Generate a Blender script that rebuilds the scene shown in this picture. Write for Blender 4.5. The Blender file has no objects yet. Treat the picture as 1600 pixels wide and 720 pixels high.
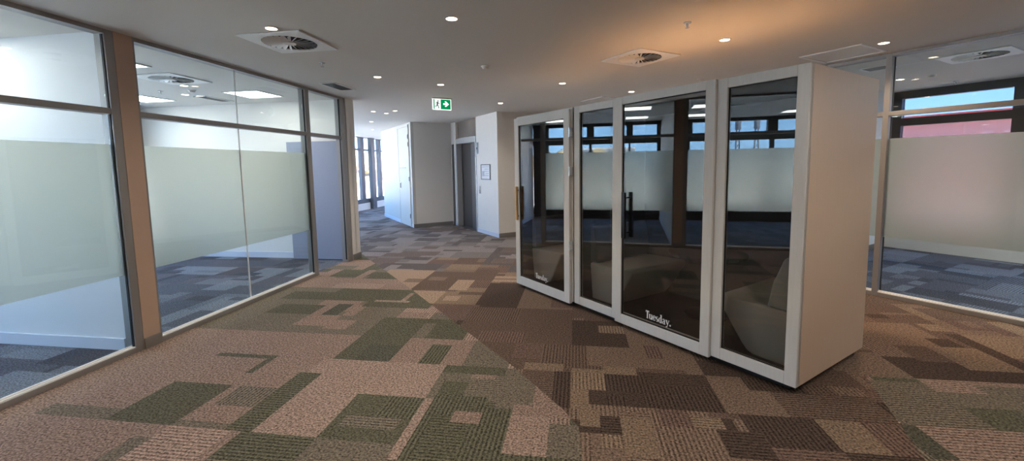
import bpy, bmesh, math, random
from mathutils import Vector, Matrix, noise
random.seed(7)
sc = bpy.context.scene
COL = sc.collection
PI = math.pi
C = 2.789                      # ceiling height
# ------------------------------------------------------------------ helpers
class Frame:
    def __init__(s, ox, oy, deg):
        s.o = (ox, oy); s.a = math.radians(deg)
    def w(s, x, y):
        c, n = math.cos(s.a), math.sin(s.a)
        return (s.o[0] + x*c - y*n, s.o[1] + x*n + y*c)
F1 = Frame(0, 0, -8.645)       # x = across the left partition, y = along it
F2 = Frame(0, 0, 29.41)        # x = away right, y = along the right partition (away)
FP = Frame(1.9086, 2.7683, 32.81)   # pods: x = depth, y = along the fronts

def srgb(r, g, b):
    f = lambda c: (c/255/12.92) if c/255 <= .04045 else ((c/255+.055)/1.055)**2.4
    return (f(r), f(g), f(b), 1)

def newmat(name):
    m = bpy.data.materials.new(name); m.use_nodes = True
    nt = m.node_tree; nt.nodes.clear()
    out = nt.nodes.new('ShaderNodeOutputMaterial')
    return m, nt, out

def pbr(name, col, rough=.6, metal=0, nscale=0, namt=0, bump=0, spec=.5, grain=None):
    m, nt, out = newmat(name)
    b = nt.nodes.new('ShaderNodeBsdfPrincipled')
    b.inputs['Base Color'].default_value = col
    b.inputs['Roughness'].default_value = rough
    b.inputs['Metallic'].default_value = metal
    b.inputs['Specular IOR Level'].default_value = spec
    nt.links.new(b.outputs[0], out.inputs[0])
    if nscale:
        tc = nt.nodes.new('ShaderNodeTexCoord'); n = nt.nodes.new('ShaderNodeTexNoise')
        mp = nt.nodes.new('ShaderNodeMapping')
        if grain: mp.inputs['Scale'].default_value = grain
        n.inputs['Scale'].default_value = nscale; n.inputs['Detail'].default_value = 6
        nt.links.new(tc.outputs['Object'], mp.inputs[0]); nt.links.new(mp.outputs[0], n.inputs['Vector'])
        mr = nt.nodes.new('ShaderNodeMapRange')
        mr.inputs[3].default_value = 1-namt; mr.inputs[4].default_value = 1+namt
        nt.links.new(n.outputs['Fac'], mr.inputs[0])
        mx = nt.nodes.new('ShaderNodeMixRGB'); mx.blend_type = 'MULTIPLY'; mx.inputs[0].default_value = 1
        mx.inputs[1].default_value = col
        nt.links.new(mr.outputs[0], mx.inputs[2]); nt.links.new(mx.outputs[0], b.inputs['Base Color'])
        if bump:
            bp = nt.nodes.new('ShaderNodeBump'); bp.inputs['Strength'].default_value = bump
            bp.inputs['Distance'].default_value = .002
            nt.links.new(n.outputs['Fac'], bp.inputs['Height']); nt.links.new(bp.outputs[0], b.inputs['Normal'])
    return m

def emit(name, col, s):
    m, nt, out = newmat(name)
    e = nt.nodes.new('ShaderNodeEmission'); e.inputs[0].default_value = col; e.inputs[1].default_value = s
    nt.links.new(e.outputs[0], out.inputs[0]); return m

def glassmat(name, tint, gloss_add, ior=1.45, rough=0.0, refl=(1, 1, 1, 1)):
    """thin architectural pane: tinted see-through plus mirror reflection"""
    m, nt, out = newmat(name)
    t = nt.nodes.new('ShaderNodeBsdfTransparent'); t.inputs[0].default_value = tint
    g = nt.nodes.new('ShaderNodeBsdfGlossy'); g.inputs['Roughness'].default_value = rough
    g.inputs[0].default_value = refl
    f = nt.nodes.new('ShaderNodeFresnel')
    ge = nt.nodes.new('ShaderNodeNewGeometry'); io = nt.nodes.new('ShaderNodeMapRange')   # both faces of the pane reflect alike
    io.inputs[3].default_value = ior; io.inputs[4].default_value = 1/ior
    nt.links.new(ge.outputs['Backfacing'], io.inputs[0]); nt.links.new(io.outputs[0], f.inputs[0])
    a = nt.nodes.new('ShaderNodeMath'); a.operation = 'ADD'; a.inputs[1].default_value = gloss_add
    a.use_clamp = True
    nt.links.new(f.outputs[0], a.inputs[0])
    mx = nt.nodes.new('ShaderNodeMixShader')
    nt.links.new(a.outputs[0], mx.inputs[0]); nt.links.new(t.outputs[0], mx.inputs[1]); nt.links.new(g.outputs[0], mx.inputs[2])
    nt.links.new(mx.outputs[0], out.inputs[0]); return m

def filmmat(name, col):
    """frosted film: scatters light from both sides, only a little passes straight"""
    m, nt, out = newmat(name)
    t = nt.nodes.new('ShaderNodeBsdfTranslucent'); t.inputs[0].default_value = col
    d = nt.nodes.new('ShaderNodeBsdfDiffuse'); d.inputs[0].default_value = col
    tr = nt.nodes.new('ShaderNodeBsdfTransparent'); tr.inputs[0].default_value = (1, 1, 1, 1)
    m1 = nt.nodes.new('ShaderNodeMixShader'); m1.inputs[0].default_value = .5
    nt.links.new(t.outputs[0], m1.inputs[1]); nt.links.new(d.outputs[0], m1.inputs[2])
    rf = nt.nodes.new('ShaderNodeBsdfRefraction'); rf.inputs['IOR'].default_value = 1.3; rf.inputs['Roughness'].default_value = .42
    rf.inputs[0].default_value = (1, .98, .93, 1)
    m2 = nt.nodes.new('ShaderNodeMixShader'); m2.inputs[0].default_value = .62
    nt.links.new(m1.outputs[0], m2.inputs[1]); nt.links.new(rf.outputs[0], m2.inputs[2])
    nt.links.new(m2.outputs[0], out.inputs[0]); return m

M = dict(
 wall=pbr('wall_paint', srgb(226, 224, 220), .55, 0, 9, .02, .02),
 walltoned=pbr('wall_paint_toned_down', srgb(196, 196, 192), .6, 0, 9, .02, .02),  # white wall paint darkened to offset the overbright window light
 wallsky=pbr('wall_paint_sky_tint', srgb(216, 220, 226), .55, 0, 9, .02, .02),  # white wall; the sky's blue cast is put into the colour
 ceil=pbr('ceiling_paint', srgb(214, 210, 204), .75, 0, 5, .015, .02),
 alu=pbr('anodised_aluminium', srgb(150, 148, 147), .42, .4, 30, .05, 0, .5, (1, 1, .1)),
 alulight=pbr('bead_white_highlight', srgb(246, 247, 248), .4),  # near-white; the bottom rail highlight is put into the colour
 skirt=pbr('aluminium_skirting', srgb(150, 148, 145), .4, .6, 30, .04),
 skirtblue=pbr('painted_skirting', srgb(205, 212, 226), .45),
 brown=pbr('taupe_column_paint', srgb(186, 160, 142), .6, 0, 12, .04, .03),
 black=pbr('black_powder_coat', srgb(34, 34, 37), .45),
 darkgrey=pbr('charcoal_powder_coat', srgb(84, 90, 96), .5),
 gasket=pbr('black_gasket', srgb(24, 25, 28), .6),
 steel=pbr('brushed_stainless', srgb(150, 152, 156), .28, .9, 40, .08, 0, .5, (1, 1, .05)),
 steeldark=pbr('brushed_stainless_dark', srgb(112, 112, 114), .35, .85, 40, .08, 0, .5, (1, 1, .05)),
 steelbright=pbr('polished_stainless', srgb(225, 230, 234), .25, .6),
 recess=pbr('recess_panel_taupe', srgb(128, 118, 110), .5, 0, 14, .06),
 white=pbr('white_plastic', srgb(238, 238, 236), .4),
 offwhite=pbr('off_white_metal', srgb(215, 210, 203), .45),
 ductdark=pbr('dark_duct', srgb(40, 38, 37), .8),
 podframe=pbr('pod_frame_limed_grey', srgb(224, 222, 218), .5, 0, 6, .07, .05, .4, (9, 9, 1)),
 podside=pbr('pod_side_laminate', srgb(216, 190, 166), .5, 0, 5, .04, .05, .4, (8, 8, .8)),
 podroof=pbr('pod_roof_birch_ply', srgb(236, 208, 176), .55, 0, 5, .05, .03, .4, (8, 1, 1)),
 podin=pbr('pod_acoustic_felt', srgb(50, 47, 46), .95, 0, 60, .2, .1),
 podfloor=pbr('pod_floor_carpet', srgb(44, 40, 38), .95, 0, 90, .3, .2),
 fabric=pbr('grey_wool_upholstery', srgb(176, 174, 166), .95, 0, 220, .12, .3, .1),
 fabric2=pbr('darker_wool_upholstery', srgb(160, 158, 150), .95, 0, 220, .12, .3, .1),
 fabric3=pbr('shaded_wool_upholstery', srgb(104, 102, 98), .95, 0, 220, .12, .3, .1),  # same wool, darkened to carry the shade inside the pods
 table=pbr('dark_tabletop', srgb(38, 36, 40), .25),
 hblack=pbr('handle_black', srgb(38, 38, 40), .3, .3),
 htan=pbr('handle_lit_orange', srgb(214, 178, 132), .45, 0, 8, .08, 0, .4, (10, 10, 1)),  # orange lamplight on the bar put into its colour
 htandark=pbr('handle_orange_dark', srgb(130, 98, 72), .35, .5),  # darker copy of the orange-lit bar colour
 letter=pbr('white_vinyl', srgb(250, 250, 248), .5),
 doorgrey=pbr('door_laminate_bluegrey', srgb(140, 148, 168), .45, 0, 20, .03),
 green=emit('sign_green_face', srgb(0, 112, 62), .9),
 signwhite=emit('sign_white_face', srgb(226, 238, 236), .9),
 notice=pbr('notice_paper', srgb(232, 234, 240), .6, 0, 24, .05),
 noticegrey=pbr('notice_print', srgb(188, 192, 204), .6),
 lens=emit('warm_lamp_lens', (1, .80, .56, 1), 14),
 lenscool=emit('cool_lamp_lens', (1, .86, .62, 1), 6),
 panel=emit('cool_panel_diffuser', (1, .99, .94, 1), 8.5),
 paneladded=emit('added_panel_glow', (.97, .98, 1, 1), 20),  # glow of the added right room panels
 glass=glassmat('clear_glass', (.93, .965, .95, 1), .0),
 winglass=glassmat('window_glass', (.93, .96, .97, 1), .0),
 dimglass=glassmat('sky_dimming_glass', (.44, .45, .48, 1), .0),  # window glass with a dark tint added to hold the bright sky down
 podglass=glassmat('tinted_pod_glass', (.86, .85, .84, 1), .02, 1.55, .0),
 film=filmmat('frosted_film', (.85, .90, .80, 1)),
 plaster=pbr('ground_paving', srgb(226, 218, 208), .9, 0, .4, .12),
 brick=pbr('red_brickwork', srgb(212, 150, 144), .9, 0, 3, .15),
 roofred=pbr('red_metal_roof', srgb(190, 70, 62), .6, 0, 3, .08),
 render=pbr('grey_render', srgb(176, 178, 182), .8, 0, 1, .08),
 bark=pbr('dry_foliage', srgb(140, 122, 92), .95, 0, 1.5, .45),
 scrub=pbr('dry_scrub_hill', srgb(170, 150, 120), .95, 0, .3, .35),
 mast=pbr('galvanised_mast', srgb(110, 116, 130), .6, .3),
)

def box(bm, x0, x1, y0, y1, z0, z1, bev=0):
    r = bmesh.ops.create_cube(bm, size=1)
    for v in r['verts']:
        v.co = Vector(((x0+x1)/2 + v.co.x*abs(x1-x0), (y0+y1)/2 + v.co.y*abs(y1-y0), (z0+z1)/2 + v.co.z*abs(z1-z0)))
    if bev:
        es = {e for v in r['verts'] for e in v.link_edges}
        bmesh.ops.bevel(bm, geom=list(es), offset=bev, segments=2, affect='EDGES', profile=.5)
    return bm

def cyl(bm, c, r, h, axis='z', seg=24, r2=None):
    rr = bmesh.ops.create_cone(bm, cap_ends=True, segments=seg, radius1=r, radius2=r if r2 is None else r2, depth=h)
    mt = {'z': Matrix(), 'x': Matrix.Rotation(PI/2, 4, 'Y'), 'y': Matrix.Rotation(PI/2, 4, 'X')}[axis]
    bmesh.ops.transform(bm, matrix=Matrix.Translation(c) @ mt, verts=rr['verts']); return bm

def bar(bm, a, b, r, seg=6):
    a, b = Vector(a), Vector(b); d = b-a
    rr = bmesh.ops.create_cone(bm, cap_ends=True, segments=seg, radius1=r, radius2=r, depth=d.length)
    q = d.to_track_quat('Z', 'Y').to_matrix().to_4x4()
    bmesh.ops.transform(bm, matrix=Matrix.Translation((a+b)/2) @ q, verts=rr['verts']); return bm

def ring(bm, ro, ri, z0, z1, seg=36):
    vs = []
    for i in range(seg):
        a = 2*PI*i/seg; c, s = math.cos(a), math.sin(a)
        vs.append([bm.verts.new((c*r, s*r, z)) for r, z in ((ro, z0), (ro, z1), (ri, z1), (ri, z0))])
    for i in range(seg):
        A, B = vs[i], vs[(i+1) % seg]
        for k in range(4):
            bm.faces.new((A[k], B[k], B[(k+1) % 4], A[(k+1) % 4]))
    return bm

def prism(bm, pts, fn):
    """pts: 2D polygon; fn(p, side) -> 3D"""
    lo = [bm.verts.new(fn(p, 0)) for p in pts]; hi = [bm.verts.new(fn(p, 1)) for p in pts]
    n = len(pts)
    bm.faces.new(lo[::-1]); bm.faces.new(hi)
    for i in range(n): bm.faces.new((lo[i], lo[(i+1) % n], hi[(i+1) % n], hi[i]))
    return bm

def NB(): return bmesh.new()

def mk(name, bm, mat, parent=None, frame=None, loc=(0, 0, 0), smooth=False, rot=0):
    me = bpy.data.meshes.new(name)
    bmesh.ops.recalc_face_normals(bm, faces=bm.faces[:])
    bm.to_mesh(me); bm.free()
    me.materials.append(M[mat] if isinstance(mat, str) else mat)
    if smooth:
        for p in me.polygons: p.use_smooth = True
    o = bpy.data.objects.new(name, me); COL.objects.link(o)
    if parent: o.parent = parent; o.location = loc
    elif frame:
        x, y = frame.w(loc[0], loc[1]); o.location = (x, y, loc[2]); o.rotation_euler = (0, 0, frame.a + rot)
    else: o.location = loc; o.rotation_euler = (0, 0, rot)
    return o

def thing(name, label, cat, frame, x, y, z=0, rot=0, group=None):
    o = bpy.data.objects.new(name, None); o.empty_display_size = .1; COL.objects.link(o)
    wx, wy = frame.w(x, y) if frame else (x, y)
    o.location = (wx, wy, z); o.rotation_euler = (0, 0, (frame.a if frame else 0) + rot)
    o['label'] = label; o['category'] = cat
    if group: o['group'] = group
    return o

def tag(o, label, cat, group=None):
    o['label'] = label; o['category'] = cat
    if group: o['group'] = group
    return o

def struct(name, bm, mat, frame=None, loc=(0, 0, 0), label=None, rot=0):
    """one piece of the building shell"""
    o = mk(name, bm, mat, None, frame, loc, rot=rot); o['kind'] = 'structure'
    return o

def copy_tree(o, frame, x, y, z, label=None, rot=0, group=None):
    def rec(s, par):
        c = s.copy(); COL.objects.link(c)
        if par: c.parent = par
        for ch in list(s.children): rec(ch, c)
        return c
    c = rec(o, None)
    wx, wy = frame.w(x, y); c.location = (wx, wy, z); c.rotation_euler = (0, 0, frame.a + rot)
    if label: c['label'] = label
    if group: c['group'] = group
    return c

# ------------------------------------------------------------------ camera
f, cy, pit, rol = 666.41, 323.19, .0957106, -.016767
fw = Vector((0, math.cos(pit), -math.sin(pit))); r = Vector((1, 0, 0)); u = r.cross(fw)
r2 = math.cos(rol)*r + math.sin(rol)*u; u2 = -math.sin(rol)*r + math.cos(rol)*u
cam = bpy.data.cameras.new('camera'); co = bpy.data.objects.new('camera', cam); COL.objects.link(co)
mw = Matrix((r2, u2, -fw)).transposed().to_4x4(); mw.translation = (0, 0, 1.6); co.matrix_world = mw
cam.sensor_fit = 'HORIZONTAL'; cam.sensor_width = 36; cam.lens = f/1600*36
cam.shift_x = 0; cam.shift_y = (cy-360)/1600; cam.clip_end = 600; cam.clip_start = .02
sc.camera = co

# ------------------------------------------------------------------ carpet
TS = .5; SUB = 8; CS = TS/SUB
W0, U0 = -.045, 2.205      # a corner of the 50 cm tile grid, as seen in the photo
PAL = {
 'T': (148, 127, 115), 'L': (160, 138, 125), 'M': (120, 111, 98), 'G': (98, 96, 80), 'D': (90, 89, 77),
 'B': (106, 89, 78), 'R': (114, 94, 84), 'K': (82, 69, 61), 'N': (136, 117, 99), 'H': (127, 108, 94), 'P': (164, 141, 122),
 'f': (136, 129, 126), 'g': (120, 113, 110), 'd': (98, 91, 88), 'e': (112, 99, 93),
 'b': (82, 86, 97), 'c': (100, 106, 118), 'a': (68, 71, 81), 'h': (112, 118, 130)}
ZW = {'A': 'TTLTMMGGMT', 'B': 'BBRHNHBKBRHB', 'F': 'ffgddgefgd', 'Q': 'bbcaabchb'}
def sub_rects(rng, pal):
    """random overlapping rectangles inside one 50 cm tile: list of (i0,i1,j0,j1,colour,stripe)"""
    out = []
    for _ in range(rng.choice((1, 2, 2, 3))):
        a = rng.choice((2, 3, 4, 5, 6, 8)); b = rng.choice((2, 2, 3, 4, 6, 8))
        i = rng.choice((0, 8-a)); j = rng.choice((0, 8-b)) if rng.random() < .8 else rng.randrange(0, 9-b)
        out.append((i, i+a, j, j+b, rng.choice(pal), rng.choice((0, 0, 1, 2))))
    return out
# zone borders: the taupe and green fields are cut along straight lines
EDGE = [(-4.4, 7.9), (-3.71, 7.05), (-2.21, 5.30), (-1.45, 4.38), (-.91, 3.73), (-.51, 3.25), (-.09, 2.68), (.01, 2.5), (.03, 2.2), (.05, -4)]
def clip(poly, a, b):
    """keep the part of poly on the left of a->b"""
    out = []
    sd = lambda p: (b[0]-a[0])*(p[1]-a[1]) - (b[1]-a[1])*(p[0]-a[0])
    for p, q in zip(poly, poly[1:]+poly[:1]):
        sp, sq = sd(p), sd(q)
        if sp >= 0: out.append(p)
        if sp*sq < 0:
            t = sp/(sp-sq); out.append((p[0]+(q[0]-p[0])*t, p[1]+(q[1]-p[1])*t))
    return out
def fieldA(poly):
    """pieces of a cell inside the taupe and green fields"""
    cu = sum(p[1] for p in poly)/len(poly); cw = sum(p[0] for p in poly)/len(poly); res = []
    if cw < .4 and cu < 7.9:
        for e1, e0 in zip(EDGE, EDGE[1:]):
            if e0[1] <= cu <= e1[1]:
                # field lies to the left when walking from e0 (near) to e1 (far)
                q = clip(poly, e0, e1)
                if len(q) > 2: res.append(q)
                break
    elif cu < 3.38 and cw > 1.6:
        q = clip(poly, (2.12, 3.38), (1.70, 1.98)) if cu > 1.9 else (poly if cw > 1.7 else [])
        if len(q) > 2: res.append(q)
    return res
def zone(w, u):
    if u > 6.2 + (w+2.2)*.05: return 'F' if u > 7.2 or w < -2.5 else 'E'
    return 'B'
OVER = [  # hand-placed patches: w0,w1,u0,u1,colour,stripe
 (-4.0, -2.05, -3, 3.7, 'T', 0), (-3.6, -2.6, 2.2, 2.35, 'M', 0), (-3.06, -2.55, 2.2, 2.70, 'G', 0), (-2.53, -2.17, 2.2, 2.28, 'M', 0),
 (-2.52, -2.17, 2.33, 2.47, 'T', 0), (-2.50, -2.17, 2.46, 2.70, 'M', 2), (-2.20, -2.0, 2.2, 2.95, 'G', 1),
 (-3.08, -2.55, 3.17, 3.22, 'G', 0), (-2.62, -2.55, 2.88, 3.20, 'G', 0), (-2.05, -1.54, 1.95, 2.2, 'G', 1), (-2.1, -1.0, 2.2, 3.2, 'L', 0),
 (-2.20, -2.0, 2.2, 2.95, 'G', 1), (-2.66, -2.56, 1.85, 2.06, 'M', 0), (-2.56, -2.1, 1.5, 2.18, 'L', 1),
 (-1.54, -1.02, 2.2, 2.70, 'G', 0), (-1.3, -1.02, 2.45, 2.7, 'G', 2), (-1.5, -1.1, 2.32, 2.45, 'M', 1),
 (-1.02, -.96, 2.2, 2.72, 'L', 0), (-.96, -.45, 2.1, 2.64, 'G', 2), (-.9, -.7, 2.1, 2.5, 'G', 1), (-1.0, -.45, 1.6, 2.1, 'M', 0), (-.80, -.6, 2.48, 2.6, 'T', 0),
 (-2.05, -1.54, 3.2, 3.70, 'G', 0), (-1.84, -1.54, 3.2, 3.5, 'D', 0), (-1.54, -1.04, 3.2, 3.70, 'T', 0), (-1.30, -1.08, 3.21, 3.58, 'G', 2),
 (-1.04, -.54, 2.72, 3.2, 'M', 0), (-1.02, -.54, 3.09, 3.22, 'G', 0), (-1.0, -.82, 2.74, 2.97, 'G', 0), (-.82, -.62, 3.02, 3.09, 'T', 0), (-.82, -.54, 2.8, 3.0, 'M', 1), (-1.0, -.6, 2.66, 2.74, 'G', 2),
 (-3.95, -2.1, 3.7, 4.2, 'M', 0), (-3.2, -2.6, 3.7, 4.0, 'M', 0), (-2.9, -2.5, 3.9, 4.2, 'T', 0), (-3.08, -2.10, 4.72, 5.20, 'G', 0), (-3.95, -3.08, 4.2, 5.2, 'M', 0), (-3.7, -3.1, 4.7, 5.0, 'G', 0), (-3.5, -2.9, 4.2, 4.5, 'G', 0), (-2.5, -1.65, 4.5, 4.72, 'G', 0), (-2.4, -2.0, 4.7, 4.74, 'L', 0),
 (-2.4, -1.9, 4.2, 4.5, 'M', 0), (-2.06, -1.56, 3.70, 4.20, 'G', 1), (-2.56, -2.06, 3.7, 4.2, 'M', 0), (-2.56, -2.3, 3.85, 4.1, 'T', 0), (-2.79, -2.59, 4.18, 4.56, 'D', 0), (-1.9, -1.6, 4.2, 4.4, 'T', 0),
 (-3.95, -2.0, 5.2, 5.72, 'T', 0), (-3.3, -2.6, 5.2, 5.45, 'L', 0), (-3.68, -3.26, 5.75, 6.22, 'G', 0), (-3.10, -2.6, 5.80, 6.06, 'G', 0), (-3.26, -3.1, 5.7, 6.2, 'T', 0), (-3.1, -2.4, 6.06, 6.3, 'M', 0),
 (-.45, -.17, 2.22, 2.58, 'L', 0), (-.45, .0, 2.58, 2.95, 'T', 0), (-.17, .1, 2.2, 2.5, 'M', 0), (-.5, .1, 1.9, 2.22, 'G', 2), (-.54, -.3, 2.7, 3.22, 'M', 0),
 (-2.9, -2.2, 5.25, 6.28, 'P', 0), (-2.4, -2.2, 5.6, 5.75, 'H', 0), (-2.19, -1.68, 5.25, 6.22, 'B', 0), (-2.1, -1.85, 5.7, 5.9, 'H', 0), (-1.67, -1.43, 5.25, 5.74, 'P', 0), (-1.43, -1.17, 5.4, 6.2, 'R', 2),
 (-1.68, -1.17, 5.74, 6.22, 'B', 0), (-2.09, -1.66, 4.70, 5.20, 'P', 0), (-1.68, -1.15, 4.70, 5.20, 'N', 0), (-1.6, -1.4, 4.8, 5.0, 'P', 0), (-1.5, -1.2, 5.1, 5.2, 'B', 0), (-1.17, -.65, 4.65, 5.65, 'K', 0), (-1.2, -.81, 5.68, 6.04, 'P', 0), (-1.2, -.81, 5.84, 5.9, 'H', 0), (-.66, -.3, 4.62, 5.5, 'H', 0),
 (-1.68, -1.1, 4.2, 4.7, 'R', 0), (-1.2, -.05, 3.22, 4.65, 'B', 0), (-1.2, -.6, 4.2, 4.62, 'B', 2), (-.9, -.5, 3.7, 3.95, 'R', 2), (-.55, -.06, 3.4, 3.7, 'R', 1), (-.3, .2, 3.24, 3.7, 'B', 2), (-.45, -.1, 3.22, 3.3, 'N', 0), (-.05, .45, 3.7, 4.3, 'K', 0), (.2, .5, 4.0, 4.2, 'N', 2), (0.1, .5, 3.3, 3.7, 'H', 0), (.45, .9, 3.3, 4.2, 'H', 0), (.55, .7, 3.5, 3.75, 'R', 2),
 (-.45, -.06, 2.78, 3.23, 'B', 1), (-.15, -.06, 2.72, 3.2, 'K', 2), (-.06, .20, 2.95, 3.21, 'N', 2), (-.06, .07, 2.72, 2.95, 'N', 0), (.20, .45, 2.95, 3.21, 'K', 2), (.07, .45, 2.74, 2.95, 'K', 0), (.2, .35, 2.74, 2.9, 'K', 2),
 (.45, .96, 2.74, 3.24, 'K', 2), (.5, .96, 3.05, 3.24, 'K', 1), (.97, 1.33, 2.78, 3.25, 'H', 0), (1.2, 1.6, 3.06, 3.25, 'K', 2), (1.33, 1.98, 2.78, 3.06, 'B', 1), (.99, 1.47, 2.45, 2.77, 'K', 2), (.86, 1.06, 2.35, 2.58, 'K', 1), (1.06, 1.5, 2.2, 2.45, 'R', 1),
 (1.47, 1.7, 2.45, 2.78, 'N', 0), (1.7, 1.95, 2.45, 2.75, 'R', 2), (.24, .46, 2.28, 2.65, 'N', 0), (.13, .26, 2.45, 2.63, 'K', 1), (.05, .24, 2.2, 2.45, 'H', 0), (.12, .24, 2.3, 2.45, 'N', 2), (.0, .12, 2.5, 2.72, 'N', 0), (.46, .86, 2.2, 2.74, 'H', 2), (.5, .7, 2.55, 2.74, 'R', 2), (.05, .46, 1.7, 2.2, 'H', 1), (.1, .35, 1.9, 2.2, 'N', 0), (.46, .96, 1.7, 2.2, 'N', 2), (.96, 1.46, 1.7, 2.2, 'R', 1), (1.2, 1.46, 1.9, 2.2, 'H', 2), (1.46, 1.9, 2.2, 2.45, 'K', 1), (.7, .9, 2.6, 2.72, 'N', 1),
 (2.47, 2.97, 3.38, 3.79, 'K', 0), (2.97, 3.5, 3.42, 3.60, 'K', 0), (2.7, 2.97, 3.7, 4.0, 'B', 0), (2.99, 3.36, 3.60, 4.02, 'N', 0), (3.48, 3.96, 3.8, 4.3, 'N', 0), (3.36, 3.48, 3.6, 4.3, 'K', 0), (2.0, 2.47, 3.2, 3.8, 'H', 0), (2.1, 2.4, 3.1, 3.4, 'R', 1),
 (2.46, 2.79, 2.78, 3.0, 'G', 0), (2.0, 3.5, 2.3, 2.78, 'T', 1), (2.0, 2.46, 2.78, 3.3, 'M', 1), (1.91, 2.0, 2.44, 2.78, 'D', 0), (2.79, 3.4, 2.9, 3.36, 'M', 0), (2.9, 3.4, 3.0, 3.1, 'G', 0),
]
def carpet(name, frame, x0, x1, y0, y1, z=0, zonefn=None, over=(), skip=None, seed=1, ox=W0, oy=U0, cs=CS):
    rng = random.Random(seed)
    i0, i1 = math.floor((x0-ox)/TS), math.ceil((x1-ox)/TS); j0, j1 = math.floor((y0-oy)/TS), math.ceil((y1-oy)/TS)
    tiles = {}
    for i in range(i0, i1):
        for j in range(j0, j1):
            per = {}
            for zk, pal in ZW.items():
                r_ = random.Random(seed*7919+i*613+j*97+ord(zk))
                per[zk] = (r_.choice(pal), r_.choice((0, 0, 0, 1, 2)), sub_rects(r_, pal))
            tiles[i, j] = per
    # cell edges follow the tile grid
    def edges(a, b, o):
        e = [a]; k = math.floor((a-o)/cs)+1
        while o+k*cs < b-1e-6:
            if o+k*cs > a+1e-6: e.append(o+k*cs)
            k += 1
        e.append(b); return e
    xs, ys = edges(x0, x1, ox), edges(y0, y1, oy)
    verts, faces, cols = [], [], []
    def look(zk, i, j, si, sj):
        if zk == 'E': zk = 'B' if (i+j) % 3 else 'F'
        c, s, rs = tiles[i, j][zk]
        for (p0, p1, q0, q1, cc, ss) in rs:
            if p0 <= si < p1 and q0 <= sj < q1: c, s = cc, ss
        return c, s
    def add(poly, h, zk, x, y, i, j, si, sj):
        c, s = look(zk, i, j, si, sj)
        for (w0, w1, u0, u1, cc, ss) in over:
            if w0 <= x < w1 and u0 <= y < u1 and (cc in 'TLMGD') == (zk == 'A'): c, s = cc, ss
        n = len(verts); verts.extend((p[0], p[1], h) for p in poly); faces.append(tuple(range(n, n+len(poly))))
        lin = srgb(*PAL[c]); cols.append((lin[0], lin[1], lin[2], s/2))
    for b in range(len(ys)-1):
        for a in range(len(xs)-1):
            x, y = (xs[a]+xs[a+1])/2, (ys[b]+ys[b+1])/2
            if skip and skip(x, y): continue
            i, j = math.floor((x-ox)/TS), math.floor((y-oy)/TS)
            si, sj = int((x-ox-i*TS)/CS), int((y-oy-j*TS)/CS)
            poly = [(xs[a], ys[b]), (xs[a+1], ys[b]), (xs[a+1], ys[b+1]), (xs[a], ys[b+1])]
            add(poly, 0, zonefn(x, y) if zonefn else 'Q', x, y, i, j, si, sj)
            if zonefn:
                for q in fieldA(poly): add(q, .0012, 'A', x, y, i, j, si, sj)
    me = bpy.data.meshes.new(name); me.from_pydata(verts, [], faces)
    at = me.color_attributes.new('tilecol', 'FLOAT_COLOR', 'CORNER')
    data = []
    for fc, c in zip(faces, cols): data += list(c)*len(fc)
    at.data.foreach_set('color', data)
    me.materials.append(M['carpet'])
    o = bpy.data.objects.new(name, me); COL.objects.link(o)
    o.location = (frame.o[0], frame.o[1], z); o.rotation_euler = (0, 0, frame.a); o['kind'] = 'structure'
    return o

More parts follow.
